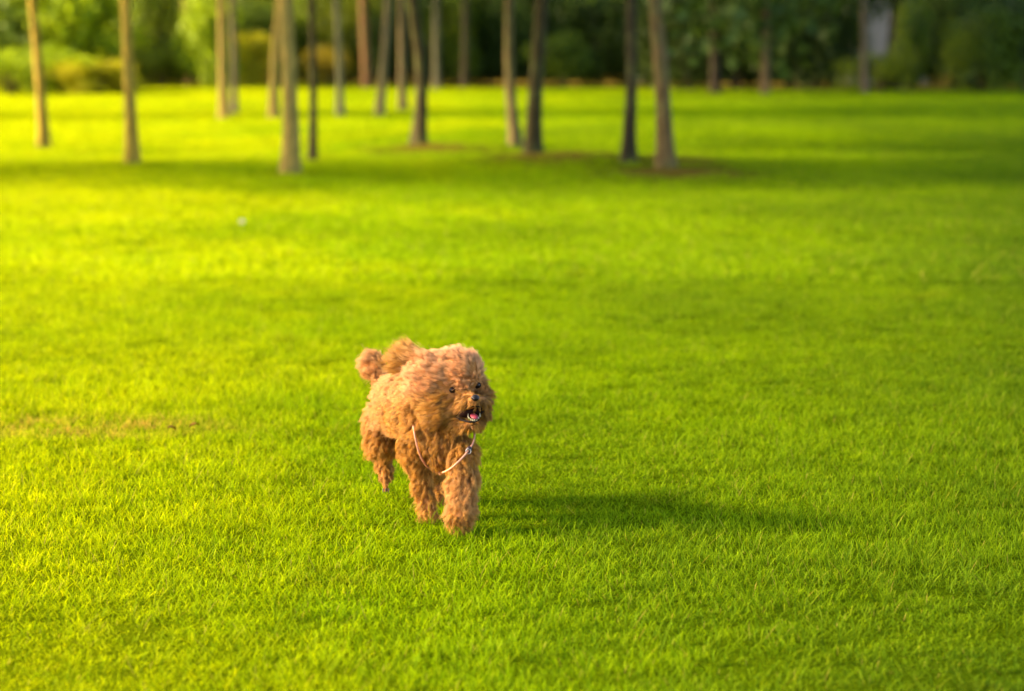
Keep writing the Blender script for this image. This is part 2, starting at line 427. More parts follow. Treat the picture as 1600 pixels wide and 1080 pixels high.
# ------------------------------------------------------------------ foliage
def leaves(name, n, size, blobs, seed, squash=1.0):
    """leaf-sized folded faces through lumpy volumes; blobs: (cx,cy,cz,r)"""
    r = np.random.default_rng(seed)
    B = np.array(blobs, float); wgt = B[:, 3] ** 2.2; wgt /= wgt.sum()
    b = r.choice(len(B), n, p=wgt)
    d = r.normal(size=(n, 3)); d /= np.linalg.norm(d, axis=1)[:, None]
    rad = B[b, 3] * (1 - .55 * r.random(n) ** 1.8)
    c = B[b, :3] + d * rad[:, None] * np.array([1, 1, squash])
    c += r.normal(0, size * .6, (n, 3))
    nrm = d * .5 + r.normal(0, .6, (n, 3)) + np.array([0, 0, .35]); nrm /= np.linalg.norm(nrm, axis=1)[:, None]
    t = np.cross(nrm, r.normal(size=(n, 3))); t /= np.linalg.norm(t, axis=1)[:, None]
    s = np.cross(nrm, t)
    L = size * r.uniform(.6, 1.4, n)[:, None]; Wd = L * .36
    p0 = c - t * L * .5; p1 = c + s * Wd + nrm * L * .08; p2 = c + t * L * .5; p3 = c - s * Wd + nrm * L * .08
    V = np.stack([p0, p1, p2, p3], 1).reshape(-1, 3)
    base = np.arange(n)[:, None] * 4
    T = np.concatenate([base + np.array([[0, 1, 2]]), base + np.array([[0, 2, 3]])])
    cl = r.random(len(B))[b]
    tone = np.repeat(np.clip(cl * .55 + r.random(n) * .5, 0, 1), 4)
    me = mesh_np(name, V, T, False, {'tone': tone}); me.materials.append(M_LEAF)
    return me
def blobs_crown(seed, n, r, h0, h1, sub=(.35, .6)):
    q = np.random.default_rng(seed); out = []
    for _ in range(n):
        t = q.random(); a = q.random() * 6.283; rr = r * math.sqrt(q.random()) * (0.55 + .75 * math.sin(math.pi * min(1, t * .9 + .1)))
        out.append((math.cos(a) * rr * .8, math.sin(a) * rr * .8, h0 + (h1 - h0) * t, r * q.uniform(*sub)))
    return out

def tube(P, Rd, sides=10, rough=0.0, seed=0, flare=0):
    """tapered limb along points P"""
    r = np.random.default_rng(seed); P = np.array([tuple(p) for p in P], float); n = len(P)
    T = np.gradient(P, axis=0); T /= np.linalg.norm(T, axis=1)[:, None]
    up = np.array([1., 0, 0]) if abs(T[0][2]) > .7 else np.array([0, 0, 1.])
    V = []
    ph = r.random(sides) * 6.28
    for i in range(n):
        a = np.cross(T[i], up); a /= np.linalg.norm(a); b = np.cross(T[i], a)
        for k in range(sides):
            th = 2 * math.pi * k / sides
            f = 1 + rough * (math.sin(ph[k] + i * .9) * .5 + r.normal() * .35)
            if flare and i < 3: f *= 1 + flare * (1, .4, .1)[i] * (0.8 + .5 * math.sin(th * 3 + seed))
            V.append(P[i] + (a * math.cos(th) + b * math.sin(th)) * Rd[i] * f)
    I = np.arange(n * sides).reshape(n, sides)
    F = np.stack([I[:-1], np.roll(I[:-1], -1, 1), np.roll(I[1:], -1, 1), I[1:]], -1).reshape(-1, 4)
    return np.array(V), F
def join_parts(parts):
    Vs, Fs, o = [], [], 0
    for V, F in parts: Vs.append(V); Fs.append(F + o); o += len(V)
    return np.concatenate(Vs), np.concatenate(Fs)

crownA = [leaves('crown', 3200, .17, blobs_crown(s, 22, 1.55, 0, 3.4), s + 50) for s in (1, 2, 3)]
crownT = [leaves('crown', 1000, .17, blobs_crown(s, 18, 1.55, 0, 3.4), s + 50) for s in (31, 32, 33)]
crownS = [leaves('crown', 2150, .20, blobs_crown(s, 16, 2.4, 0, 4.6, (.28, .45)), s + 50) for s in (4, 5)]
crownB = [leaves('crown', 3500, .20, blobs_crown(s, 26, 1.9, 0, 5.0), s + 50) for s in (6, 7, 8)]

def make_tree(base, top, bow, r0, bark, leafcol, label, group, crown, H=7.0, ch=3.4, cs=1.0, seed=0, limbs=7):
    """base on the ground; top = a point about 1.5 m up that gives the lean"""
    rr = random.Random(seed)
    t = empty('tree', base)
    tag(t, label, 'tree', group)
    lean = (top - base); lean = lean / max(lean.z, .1)
    P, Rd, n = [], [], 20
    sx, sy = rr.uniform(-.05, .05), rr.uniform(-.05, .05)
    h1 = (top - base).z
    for i in range(n):
        u = i / (n - 1); z = H * u ** 1.35
        k = min(z, h1)
        over = max(0, z - h1)
        x = lean.x * k + bow * math.sin(math.pi * min(1, z / max(h1, .1))) + lean.x * .35 * over + sx * over
        y = lean.y * k + sy * over
        P.append((x, y, z - (.06 if i == 0 else 0))); Rd.append(r0 * (1 - .62 * u ** .8))
    parts = [tube(P, Rd, 14, .10, seed, .55 if r0 < .075 and crown not in crownB else .32)]
    for j in range(3):   # snags of old branches low on the stem
        i = rr.randint(4, 9); b = Vector(P[i]); a = rr.random() * 6.283; q = Rd[i]
        parts.append(tube([b + Vector((math.cos(a), math.sin(a), .25)) * (q * m_) for m_ in (.6, 1.3, 1.8)], [q * .38, q * .26, q * .10], 6, .08, seed + j + 9))
    for j in range(limbs):
        u = rr.uniform(.62, .95); i = int(u * (n - 1)); b = Vector(P[i]); a = rr.random() * 6.283
        L = rr.uniform(.9, 1.7) * cs; d = Vector((math.cos(a), math.sin(a), rr.uniform(.4, 1.0)))
        pts = [b + d * (L * s) + Vector((0, 0, .2 * s * s)) for s in (0, .35, .7, 1)]
        q = Rd[i] * .5
        parts.append(tube(pts, [q, q * .75, q * .5, q * .2], 6, .05, seed + j))
    V, F = join_parts(parts)
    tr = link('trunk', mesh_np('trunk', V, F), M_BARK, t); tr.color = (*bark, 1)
    c = link('crown', crown, None, t, (P[-1][0], P[-1][1], ch)); c.rotation_euler.z = rr.random() * 6.283; c.scale = (cs,) * 3
    c.color = (*leafcol, 1)
    return t

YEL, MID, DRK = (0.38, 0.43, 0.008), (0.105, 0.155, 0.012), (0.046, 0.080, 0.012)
for i, (bx, by, tx, bow, w, bark, lab) in enumerate(TREES):
    b = BASES[i]; b = Vector((b.x, b.y, float(ground_z(np.array(b.x), np.array(b.y)))))
    t = at(tx, 0, b.y); sc = FPX / math.hypot(b.y, 1)
    r0 = w / sc / 2
    far = b.y > 40
    grp = 'trees at the edge of the wood' if far else ('trees further back on the lawn' if b.y > 25 else 'trees in the near row on the lawn')
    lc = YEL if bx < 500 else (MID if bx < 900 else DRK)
    cr = (crownB if far else crownA)[i % 3]
    H = 7.5 if far else 6.6
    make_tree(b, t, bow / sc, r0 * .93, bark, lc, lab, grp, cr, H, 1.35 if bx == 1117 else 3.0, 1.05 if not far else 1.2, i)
# the near row and the second row go on outside the frame on the left; their crowns shade the lawn
k = 0
for x, y, r0 in [(-6.4, 18.0, .07), (-8.8, 17.2, .08), (-11, 18.2, .08), (-13.4, 17.5, .07), (-15.6, 18.1, .09), (-18, 17.6, .08), (-20.4, 18.2, .08)]:
    b = Vector((x, y, 0)); make_tree(b, b + Vector((random.uniform(-.1, .1), 0, 1.4)), .02, r0, PALE, MID, 'slim lawn tree of the near row beyond the left edge of the view', 'near row trees beyond the left edge', crownT[k % 3], 6.6, 3.0, 1.05, 100 + k); k += 1
for x, y, r0 in [(-13.5, 32, .08), (-20, 32, .09)]:
    b = Vector((x, y, 0)); make_tree(b, b + Vector((random.uniform(-.1, .1), 0, 1.4)), .02, r0, PALE, MID, 'slim lawn tree of the farther row beyond the left edge of the view', 'farther row trees beyond the left edge', crownT[k % 3], 6.6, 3.0, 1.05, 100 + k); k += 1
for x, y in [(-18.4, -.4), (-18.6, 4.4), (-18.7, 9.4), (-20.4, -.8), (-20.6, .8), (-20.8, 2.2), (-20.6, 3.8), (-20.8, 5.2), (-20.7, 7.0), (-20.8, 10.2), (-20.4, 12.2), (-20.2, 14.2), (-20.2, 16.2), (-16.6, 14.6), (-16.5, -.6), (-16.6, 2.4), (-16.8, 5.6), (-16.8, 8.8), (-16.6, 12.0),  # unseen tall trees, added only to dim the right side of the lawn
             (-20.6, 20.5), (-21.5, 24.5), (-21.8, 28.5), (-22.4, 33), (-22.8, 37.5), (-23.5, 42), (-23.5, 46), (-24, 50), (-18.6, 26.5), (-18.8, 31), (-19, 35.5), (-19.4, 40), (-16.0, 22.5), (-16.2, 27), (-16.4, 31.5), (-16.6, 36), (-16.8, 40.5), (-17, 45), (-17, 49)]:
    b = Vector((x, y, 0)); make_tree(b, b + Vector((0.02, 0, 1.4)), .02, .085, PALE, MID, 'unseen tall thin-leaved tree added beyond the left edge to shade the lawn', 'unseen shade trees added beyond the left edge', crownS[k % 2], 15.0, 10.2, 1.1 if y < 19 else 1.25, 100 + k); k += 1

# ------------------------------------------------------------------ shrubs and wood behind
def shrub_blobs(seed, w, h, n):
    q = np.random.default_rng(seed)
    return [(q.uniform(-w, w) * .8, q.uniform(-w, w) * .5, q.uniform(.12, .85) * h, q.uniform(.22, .42) * min(w, h) * 1.1) for _ in range(n)]
shrubM = [leaves('foliage', 4200, .085, shrub_blobs(s, 1.0, 1.5, 20), s + 90, .8) for s in (1, 2, 3, 4)]
def stems_mesh(seed, h):
    rr = random.Random(seed); parts = []
    for j in range(6):
        a = rr.random() * 6.28; d = rr.uniform(.15, .5)
        parts.append(tube([(0.05 * math.cos(a), .05 * math.sin(a), -.03), (d * .5 * math.cos(a), d * .5 * math.sin(a), h * .5), (d * math.cos(a), d * math.sin(a), h)], [.022, .016, .006], 6, .05, seed + j))
    V, F = join_parts(parts); return mesh_np('stems', V, F)
stemM = [stems_mesh(3, 1.2), stems_mesh(4, 1.3)]
def shrub(px, Y, h, w, col, label, group, k):
    d = at(px, 100, Y); s = empty('shrub', (d.x, Y, 0)); tag(s, label, 'shrub', group)
    f = link('foliage', shrubM[k % 4], None, s); f.color = (*col, 1); f.rotation_euler.z = (k * 1.7) % 6.28; f.scale = (w, w, h / 1.5)
    st = link('stems', stemM[k % 2], M_BARK, s); st.color = (0.12, 0.08, 0.05, 1); st.scale = (w, w, h / 1.5)
GOLD, LIME, RUST, OLV = (0.36, 0.34, 0.008), (0.26, 0.34, 0.006), (0.24, 0.19, 0.012), (0.14, 0.17, 0.008)
SH = [  # px, depth, height, width, colour, label
 (15, 50.5, .95, 1.1, LIME, 'low lime green shrub at the far left edge of the wood'),
 (95, 50.8, .85, 1.0, LIME, 'low lime green shrub just right of the leftmost tree'),
 (150, 50.2, .70, .75, GOLD, 'low golden orange shrub left of the second tree'),
 (178, 51.2, .62, .55, RUST, 'small orange shrub close to the left side of the second tree'),
 (250, 51.5, 1.0, .8, OLV, 'low olive shrub right of the second tree'),
 (322, 50.6, 2.2, .62, LIME, 'tall narrow bright green shrub left of the pale distant trunk'),
 (392, 51.5, 1.25, .55, GOLD, 'golden yellow shrub behind the thick pale trunk'),
 (420, 52.4, .9, .55, RUST, 'dull golden brown shrub right behind the thick pale trunk'),
 (512, 52.3, .95, .6, RUST, 'dull golden brown shrub right of the thin dark trunk'),
 (25, 54.5, 2.4, 1.6, MID, 'tall green shrub behind the leftmost tree'),
 (120, 55.0, 2.5, 1.5, LIME, 'tall yellow green shrub between the two leftmost trees'),
 (232, 54.2, 2.3, 1.1, MID, 'tall dark green shrub right of the second tree'),
 (272, 56.0, 2.4, 1.0, OLV, 'tall olive shrub behind the reddish leaning trunk'),
 (345, 56.5, 2.5, 1.1, OLV, 'tall olive shrub behind the pale distant trunk'),
 (405, 55.0, 2.0, .9, MID, 'dark green shrub left of the thick pale trunk top'),
 (480, 56.0, 2.4, 1.0, MID, 'green shrub behind the thin dark trunk'),
 (545, 55.0, 2.3, .9, OLV, 'olive shrub left of the reddish trunk'),
 (612, 54.5, 1.7, .8, DRK, 'dark shrub between the leaning tan trunk and the straight one'),
 (660, 55.2, 2.3, 1.0, DRK, 'dark green shrub behind the bowed trunk'),
 (712, 54.6, 2.0, .9, MID, 'green shrub between the two thin wood edge trunks'),
 (765, 55.4, 2.4, 1.0, DRK, 'dark green shrub left of the slimmer brown trunk'),
 (880, 53.8, 1.2, 1.0, MID, 'low green shrub right of the trunk leaning right'),
 (935, 55.0, 2.2, 1.1, DRK, 'very dark shrub left of the almost black trunk'),
 (1010, 54.6, 2.3, 1.0, DRK, 'dark shrub between the two trunks on the right'),
 (1075, 53.6, 2.2, 1.1, (0.05, .075, .012), 'mid green shrub just right of the rightmost near trunk'),
 (1150, 53.4, 2.4, 1.2, (0.05, .075, .012), 'green shrub left of the lone thin trunk'),
 (1232, 54.6, 2.3, 1.1, DRK, 'dark shrub right of the lone thin trunk'),
 (1328, 55.0, 2.7, .50, DRK, 'narrow dark shrub touching the left side of the pale building'),
 (1275, 53.0, 2.3, .95, (0.05, .075, .012), 'dark shrub left of the pale building'),
 (1375, 51.8, .78, .75, MID, 'low shrub in front of the pale building'),
 (1424, 51.5, 1.9, .40, MID, 'narrow green shrub in front of the right part of the pale building'),
 (1492, 52.6, 2.5, .85, DRK, 'dark shrub right of the pale building'),
 (1540, 51.0, 1.6, 1.0, MID, 'rounded mid green shrub near the right edge'),
 (1600, 50.8, 1.9, 1.1, (0.05, .08, .018), 'bluish green shrub at the right edge'),
]
for k, s in enumerate(SH): shrub(s[0], s[1] - (6.0 if s[0] < 200 else (6.4 if s[0] > 1060 else 2.6)), s[2], s[3], s[4], s[5], 'shrubs along the edge of the wood', k)
# second rank: big dense undergrowth trees with crowns down to the ground, closing the wood
bigM = [leaves('crown', 5200, .24, blobs_crown(s, 34, 2.0, .3, 5.5, (.3, .5)), s + 150) for s in (1, 2, 3)]
k = 0
WD = [(-30, 'far left, behind the lime shrubs'), (110, 'between the two leftmost trunks'), (215, 'right behind the second tree from the left'), (335, 'behind the tall narrow bright green shrub'),
      (450, 'behind the thick pale trunk'), (560, 'behind the reddish brown trunk'), (660, 'behind the bowed dark trunk'), (765, 'left of the slimmer brown trunk'), (880, 'right of the trunk leaning right'),
      (985, 'behind the almost black trunk'), (1090, 'right of the rightmost near trunk'), (1200, 'behind the lone thin trunk on the right'), (1228, 'left of the pale building'), (1580, 'right of the pale building'), (1700, 'at the right edge of the view')]
WD.append((1398, 'its crown hanging low in front of the pale building'))
for px, where in WD:
    y = 60 + random.uniform(-1, 1) if px != 1398 else 48.0; x = at(px, 60, y).x
    t = empty('tree', (x, y, 0))
    tag(t, 'dense leafy tree of the wood, ' + where, 'tree', 'dense trees at the front of the wood')
    c = link('crown', bigM[k % 3], None, t); c.rotation_euler.z = random.random() * 6.28; s = random.uniform(.9, 1.1) if px != 1398 else .6; c.scale = (s, s, s)
    if px == 1398: c.location = (0, .6, 1.35)
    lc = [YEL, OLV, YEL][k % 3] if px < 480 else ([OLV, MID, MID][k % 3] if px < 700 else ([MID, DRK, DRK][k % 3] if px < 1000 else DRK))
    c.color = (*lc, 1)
    V, F = tube([(0, 0, -.05), (.05, 0, 1.5), (.1, .05, 3.2), (.1, 0, 5.2)], [.16, .13, .09, .03], 8, .06, k, .3)
    tr = link('trunk', mesh_np('trunk', V, F), M_BARK, t); tr.color = (0.12, 0.085, 0.05, 1)
    k += 1
qb = np.random.default_rng(77)
wb = []
for Yr in (68, 74, 81, 90):
    for x in np.arange(-34, 34, 2.2):
        if Yr < 70 and 3.5 < x < 12.5 and 8 < x < 11.5: continue
        for zz in (1.2, 3.4, 5.8): wb.append((x + qb.uniform(-.8, .8), Yr + qb.uniform(-1.5, 1.5), zz + qb.uniform(-.5, .5), qb.uniform(1.5, 2.2)))
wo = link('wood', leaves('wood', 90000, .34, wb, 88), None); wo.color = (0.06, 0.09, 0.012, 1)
tag(wo, 'deep green mass of the wood far behind the shrubs', 'wood', kind='stuff')

# ------------------------------------------------------------------ pale building glimpsed through the leaves on the right
def box_bm(bm, c, s):
    m = Matrix.Translation(c) @ Matrix.Diagonal((*s, 1)); bmesh.ops.create_cube(bm, size=1, matrix=m)
def box_obj(name, c, s, mat, parent, bev=.01):
    bm = bmesh.new(); box_bm(bm, c, s)
    bmesh.ops.bevel(bm, geom=bm.edges[:], offset=bev, segments=1, affect='EDGES')
    me = bpy.data.meshes.new(name); bm.to_mesh(me); bm.free(); return link(name, me, mat, parent)
M_WALL = simple('white_render', (0.17, 0.16, 0.14), .8, .2, 3, .12)
M_ROOF = simple('dull_roof', (0.30, 0.13, 0.11), .8, .2, 6, .2)
M_DOOR = simple('grey_door', (0.18, 0.2, 0.21), .6, .3)
M_GLASS = simple('dark_glass', (0.03, 0.04, 0.045), .08, .8)
hp = at(1392, 100, 55)
hb = empty('building', (hp.x, 55, 0)); tag(hb, 'small pale grey building glimpsed through the leaves on the right', 'building')
box_obj('wall', (0, 1.5, 1.15), (1.7, 3, 2.3), M_WALL, hb)
bm = bmesh.new()
vs = [bm.verts.new(v) for v in [(-1.1, -.3, 2.25), (1.1, -.3, 2.25), (1.1, 3.3, 2.25), (-1.1, 3.3, 2.25), (-1.1, 1.5, 3.2), (1.1, 1.5, 3.2)]]
for f in ((0, 1, 5, 4), (2, 3, 4, 5), (0, 4, 3), (1, 2, 5), (3, 2, 1, 0)): bm.faces.new([vs[i] for i in f])
me = bpy.data.meshes.new('roof'); bm.to_mesh(me); bm.free(); link('roof', me, M_ROOF, hb)

# ------------------------------------------------------------------ little things lying on the lawn
def petal_bm(n, L, w, mat, name, parent):
    V, F = [], []
    for k in range(n):
        a = k / n * 6.283; c, s = math.cos(a), math.sin(a)
        pts = [(.003, 0, .001), (L * .55, w, .006), (L, 0, .004), (L * .55, -w, .006)]
        b = len(V); V += [(c * x - s * y, s * x + c * y, z) for x, y, z in pts]; F.append((b, b + 1, b + 2, b + 3))
    return link(name, mesh_np(name, np.array(V), np.array(F), False), mat, parent)
M_WHITE = simple('white_petal', (0.62, 0.55, 0.36), .6, .2)
M_YCENT = simple('flower_centre', (0.7, 0.5, 0.05), .6, .2)
M_STEM = simple('stem_green', (0.1, 0.16, 0.02), .6, .2)
fp = gat(378, 366)
fl = empty('flower', (fp.x, fp.y, 0)); tag(fl, 'tiny white flower alone on the lawn at the upper left', 'flower')
V, F = tube([(0, 0, 0), (.004, 0, .03), (0, 0, .062)], [.0014, .0012, .001], 6); link('stem', mesh_np('stem', V, F), M_STEM, fl)
for q_ in range(2):
    p = petal_bm(11, .016, .005, M_WHITE, 'petals', fl); p.location.z = .062 + q_ * .004; p.rotation_euler = (.7, .1, q_ * .3)
bm = bmesh.new(); bmesh.ops.create_icosphere(bm, subdivisions=2, radius=.006); me = bpy.data.meshes.new('flower_centre'); bm.to_mesh(me); bm.free()
o = link('flower_centre', me, M_YCENT, fl, (0, -.002, .068)); o.scale.z = .6

# fallen dry leaves on the grass near the camera and by the feet of the trees
M_DRY = simple('dry_leaf', (0.24, 0.11, 0.02), .9, .05, 30, .3)
def dry_leaf_mesh(seed):
    r = random.Random(seed); V = []; n = 7
    for i in range(n):
        u = i / (n - 1); w = .006 * math.sin(math.pi * u) ** .7 + .0004; z = .008 * math.sin(u * 3.1) + r.uniform(-.001, .001)
        V += [((u - .5) * .028, w, z + .004), ((u - .5) * .028, 0, z), ((u - .5) * .028, -w, z + .005)]
    F = []
    for i in range(n - 1):
        a = i * 3; F += [(a, a + 1, a + 4, a + 3), (a + 1, a + 2, a + 5, a + 4)]
    me = mesh_np('dry_leaf', np.array(V), np.array(F)); me.materials.append(M_DRY); return me
dlm = [dry_leaf_mesh(s) for s in (1, 2)]
DL = [(268, 697, 'orange brown dry leaf lying in the grass at the left, nearer the left edge'), (304, 692, 'dry leaf lying in the grass at the left, nearer the dog than the other')]
for k, (px, py, lab) in enumerate(DL):
    g = gat(px, py); o = link('dry_leaf', dlm[k % 2], None, None, (g.x, g.y, .040)); o.rotation_euler = (random.uniform(-.3, .3), random.uniform(-.3, .3), random.random() * 6.28)
    tag(o, lab, 'leaf', 'dry leaves fallen on the lawn')
# ------------------------------------------------------------------ the dog
DY = 5.0
def D(px, py, dy): return np.array(at(px, py, DY + dy))
dog = empty('dog', (D(680, 815, 0)[0], 5.1, 0))
tag(dog, 'small apricot toy poodle running towards the camera over the grass, mouth open', 'dog')
DL0 = np.array(dog.location)
# capsules: p0, r0, p1, r1, fur length, comb direction, curl
CAPS = [
 # trunk
 (D(604, 652, .27), .046, D(628, 640, .16), .050, .013, (-.5, .3, -.3), .85),
 (D(628, 640, .16), .050, D(668, 668, .05), .050, .012, (-.4, .4, -.5), .85),
 (D(640, 655, .10), .044, D(655, 640, .06), .046, .012, (-.5, .3, -.4), .85),
 (D(611, 618, .25), .039, D(632, 614, .15), .042, .012, (-.5, .3, -.1), .8),
 (D(632, 618, .15), .040, D(660, 612, .05), .042, .012, (-.5, .3, -.1), .8),
 (D(668, 668, .05), .046, D(695, 690, .03), .044, .012, (.0, -.2, -.9), .85),
 (D(705, 698, .03), .034, D(692, 712, .035), .029, .012, (.1, -.2, -.9), .85),
 (D(668, 620, .055), .040, D(672, 660, .05), .044, .012, (-.4, .3, -.6), .85),
 # skull
 (D(678, 592, .01), .059, D(716, 584, -.005), .051, .016, (-.92, .35, .22), .35),
 (D(676, 622, .0), .038, D(700, 622, -.02), .036, .020, (-.98, .15, -.03), .35),
 (D(734, 584, -.010), .024, D(728, 568, -.005), .026, .010, (-.6, .4, .4), .6),
 # cheeks
 (D(682, 640, -.01), .030, D(712, 640, -.035), .022, .017, (-.85, .1, -.35), .4),
 # muzzle
 (D(722, 622, -.03), .022, D(740, 627, -.085), .015, .010, (-.2, .1, -.5), .4),
 (D(712, 640, -.045), .015, D(733, 631, -.078), .012, .020, (-.85, .1, -.42), .3),
 (D(684, 646, -.035), .018, D(712, 640, -.045), .015, .019, (-.88, .1, -.36), .3),
 (D(757, 628, -.03), .013, D(751, 628, -.074), .011, .010, (.3, .5, -.6), .5),
 (D(760, 616, -.01), .012, D(757, 645, -.03), .012, .010, (.2, .6, -.6), .5),
 (D(749, 601, .0), .016, D(758, 618, -.005), .012, .010, (.2, .7, -.3), .6),
 # lower jaw
 (D(705, 664, -.02), .014, D(733, 664, -.070), .010, .012, (-.3, .1, -.6), .5),
 (D(748, 660, -.03), .010, D(735, 664, -.068), .010, .011, (.2, .1, -.6), .5),
 # ears
 (D(672, 566, .005), .022, D(640, 560, .03), .019, .032, (-.85, .35, .15), .55),
 (D(640, 560, .03), .021, D(621, 566, .055), .010, .024, (-.7, .3, .2), .6),
 (D(722, 560, .02), .014, D(706, 553, .035), .010, .012, (-.6, .2, .35), .6),
 (D(664, 574, .02), .026, D(715, 566, .0), .030, .013, (-.85, .3, .25), .35),
 # tail
 (D(610, 615, .29), .020, D(594, 588, .32), .018, .010, (-.3, .1, .5), 1.0),
 (D(587, 577, .33), .024, D(583, 567, .335), .023, .015, (-.5, .1, -.1), 1.0),
 # front leg on the left of the picture (planted further back)
 (D(646, 690, .07), .030, D(655, 735, .09), .020, .014, (-.1, 0, -.9), 1.2),
 (D(655, 735, .09), .020, D(666, 785, .075), .015, .013, (-.1, 0, -.9), 1.2),
 (D(666, 785, .075), .016, D(669, 812, .055), .017, .012, (0, 0, -.9), 1.2),
 # front leg on the right, reaching forward
 (D(722, 705, .01), .028, D(723, 745, -.03), .027, .015, (.1, -.2, -.9), 1.2),
 (D(723, 745, -.03), .027, D(720, 795, -.06), .026, .015, (.0, -.2, -.9), 1.2),
 (D(720, 800, -.06), .026, D(718, 815, -.085), .023, .012, (.0, -.3, -.8), 1.2),
 # hind leg on the left, lifted: thigh, hock up, shank down, toes hanging
 (D(606, 655, .26), .044, D(592, 690, .23), .030, .016, (-.4, 0, -.8), 1.0),
 (D(594, 688, .23), .030, D(610, 694, .25), .024, .012, (-.3, 0, -.8), 1.0),
 (D(606, 702, .27), .012, D(600, 724, .29), .015, .011, (-.2, 0, -.8), 1.0),
 (D(600, 726, .29), .018, D(602, 748, .27), .011, .010, (-.1, 0, -.9), .8),
 (D(602, 748, .27), .010, D(603, 762, .262), .006, .004, (-.1, 0, -.9), .5),
 # other hind leg, behind
 (D(650, 675, .22), .036, D(668, 715, .19), .024, .014, (0, 0, -.9), 1.0),
 (D(668, 715, .19), .022, D(684, 752, .25), .014, .012, (0, 0, -.9), 1.0),
 (D(684, 752, .25), .014, D(686, 782, .21), .015, .010, (0, 0, -.9), 1.0),
]
bm = bmesh.new()
for p0, r0, p1, r1, *_ in CAPS:
    d = np.linalg.norm(p1 - p0); n = max(2, int(d / (min(r0, r1) * .35)) + 1)
    for i in range(n):
        t = i / (n - 1); c = p0 + (p1 - p0) * t - DL0
        bmesh.ops.create_icosphere(bm, subdivisions=2, radius=r0 + (r1 - r0) * t, matrix=Matrix.Translation(Vector(c)))
me = bpy.data.meshes.new('body_raw'); bm.to_mesh(me); bm.free()
tmp = bpy.data.objects.new('body_raw', me); COL.objects.link(tmp)
rm = tmp.modifiers.new('r', 'REMESH'); rm.mode = 'VOXEL'; rm.voxel_size = .0038
sm = tmp.modifiers.new('s', 'SMOOTH'); sm.factor = .5; sm.iterations = 4
dg = bpy.context.evaluated_depsgraph_get()
bme = bpy.data.meshes.new_from_object(tmp.evaluated_get(dg)); bme.name = 'body'
bpy.data.objects.remove(tmp); bpy.data.meshes.remove(me)
bme.materials.clear(); bme.materials.append(M_SKIN)
bme.polygons.foreach_set('use_smooth', np.ones(len(bme.polygons), bool))
body = link('body', bme, None, dog)

# --- sampling of the skin for the fur
bme.calc_loop_triangles()
nv = len(bme.vertices); co = np.empty(nv * 3, np.float32); bme.vertices.foreach_get('co', co); co = co.reshape(-1, 3).astype(float)
nrm = np.empty(nv * 3, np.float32); bme.vertices.foreach_get('normal', nrm); nrm = nrm.reshape(-1, 3).astype(float)
tri = np.empty(len(bme.loop_triangles) * 3, np.int32); bme.loop_triangles.foreach_get('vertices', tri); tri = tri.reshape(-1, 3)
A = np.linalg.norm(np.cross(co[tri[:, 1]] - co[tri[:, 0]], co[tri[:, 2]] - co[tri[:, 0]]), axis=1); A /= A.sum()
def sample(n, rng):
    f = rng.choice(len(tri), n, p=A); u, v = rng.random(n), rng.random(n)
    w = u + v > 1; u[w], v[w] = 1 - u[w], 1 - v[w]
    a, b, c = (tri[f, i] for i in range(3))
    P = co[a] + (co[b] - co[a]) * u[:, None] + (co[c] - co[a]) * v[:, None]
    N = nrm[a] * (1 - u - v)[:, None] + nrm[b] * u[:, None] + nrm[c] * v[:, None]
    return P, N / np.linalg.norm(N, axis=1)[:, None]
def fields(P):
    dist, L, Cb, Cu = [], [], [], []
    for p0, r0, p1, r1, ln, cb, cu in CAPS:
        a = p0 - DL0; d = p1 - p0; t = np.clip(((P - a) @ d) / (d @ d), 0, 1)
        dist.append(np.linalg.norm(P - a - t[:, None] * d, axis=1) - (r0 + (r1 - r0) * t)); L.append(ln); Cb.append(cb); Cu.append(cu)
    D_ = np.array(dist).T; w = np.exp(-(D_ - D_.min(1)[:, None]) / .004); w /= w.sum(1)[:, None]
    C = w @ np.array(Cb); C /= np.linalg.norm(C, axis=1)[:, None] + 1e-9
    return w @ np.array(L), C, w @ np.array(Cu), w
from mathutils.bvhtree import BVHTree
BVH = BVHTree.FromPolygons([tuple(v) for v in co], [tuple(t) for t in tri])
def on_skin(px, py, out=0.0):
    o = Vector((0, 0, CAM_H)) - Vector(DL0); d = ray(px, py).normalized()
    h = BVH.ray_cast(o, d)[0]
    return None if h is None else np.array(h - d * out)
EYE1, EYE2 = on_skin(707, 609.5, .0015), on_skin(746, 602, .0015)
NOSE = on_skin(742.5, 622, .004)
MOUTH = D(737, 644, -.075) - DL0

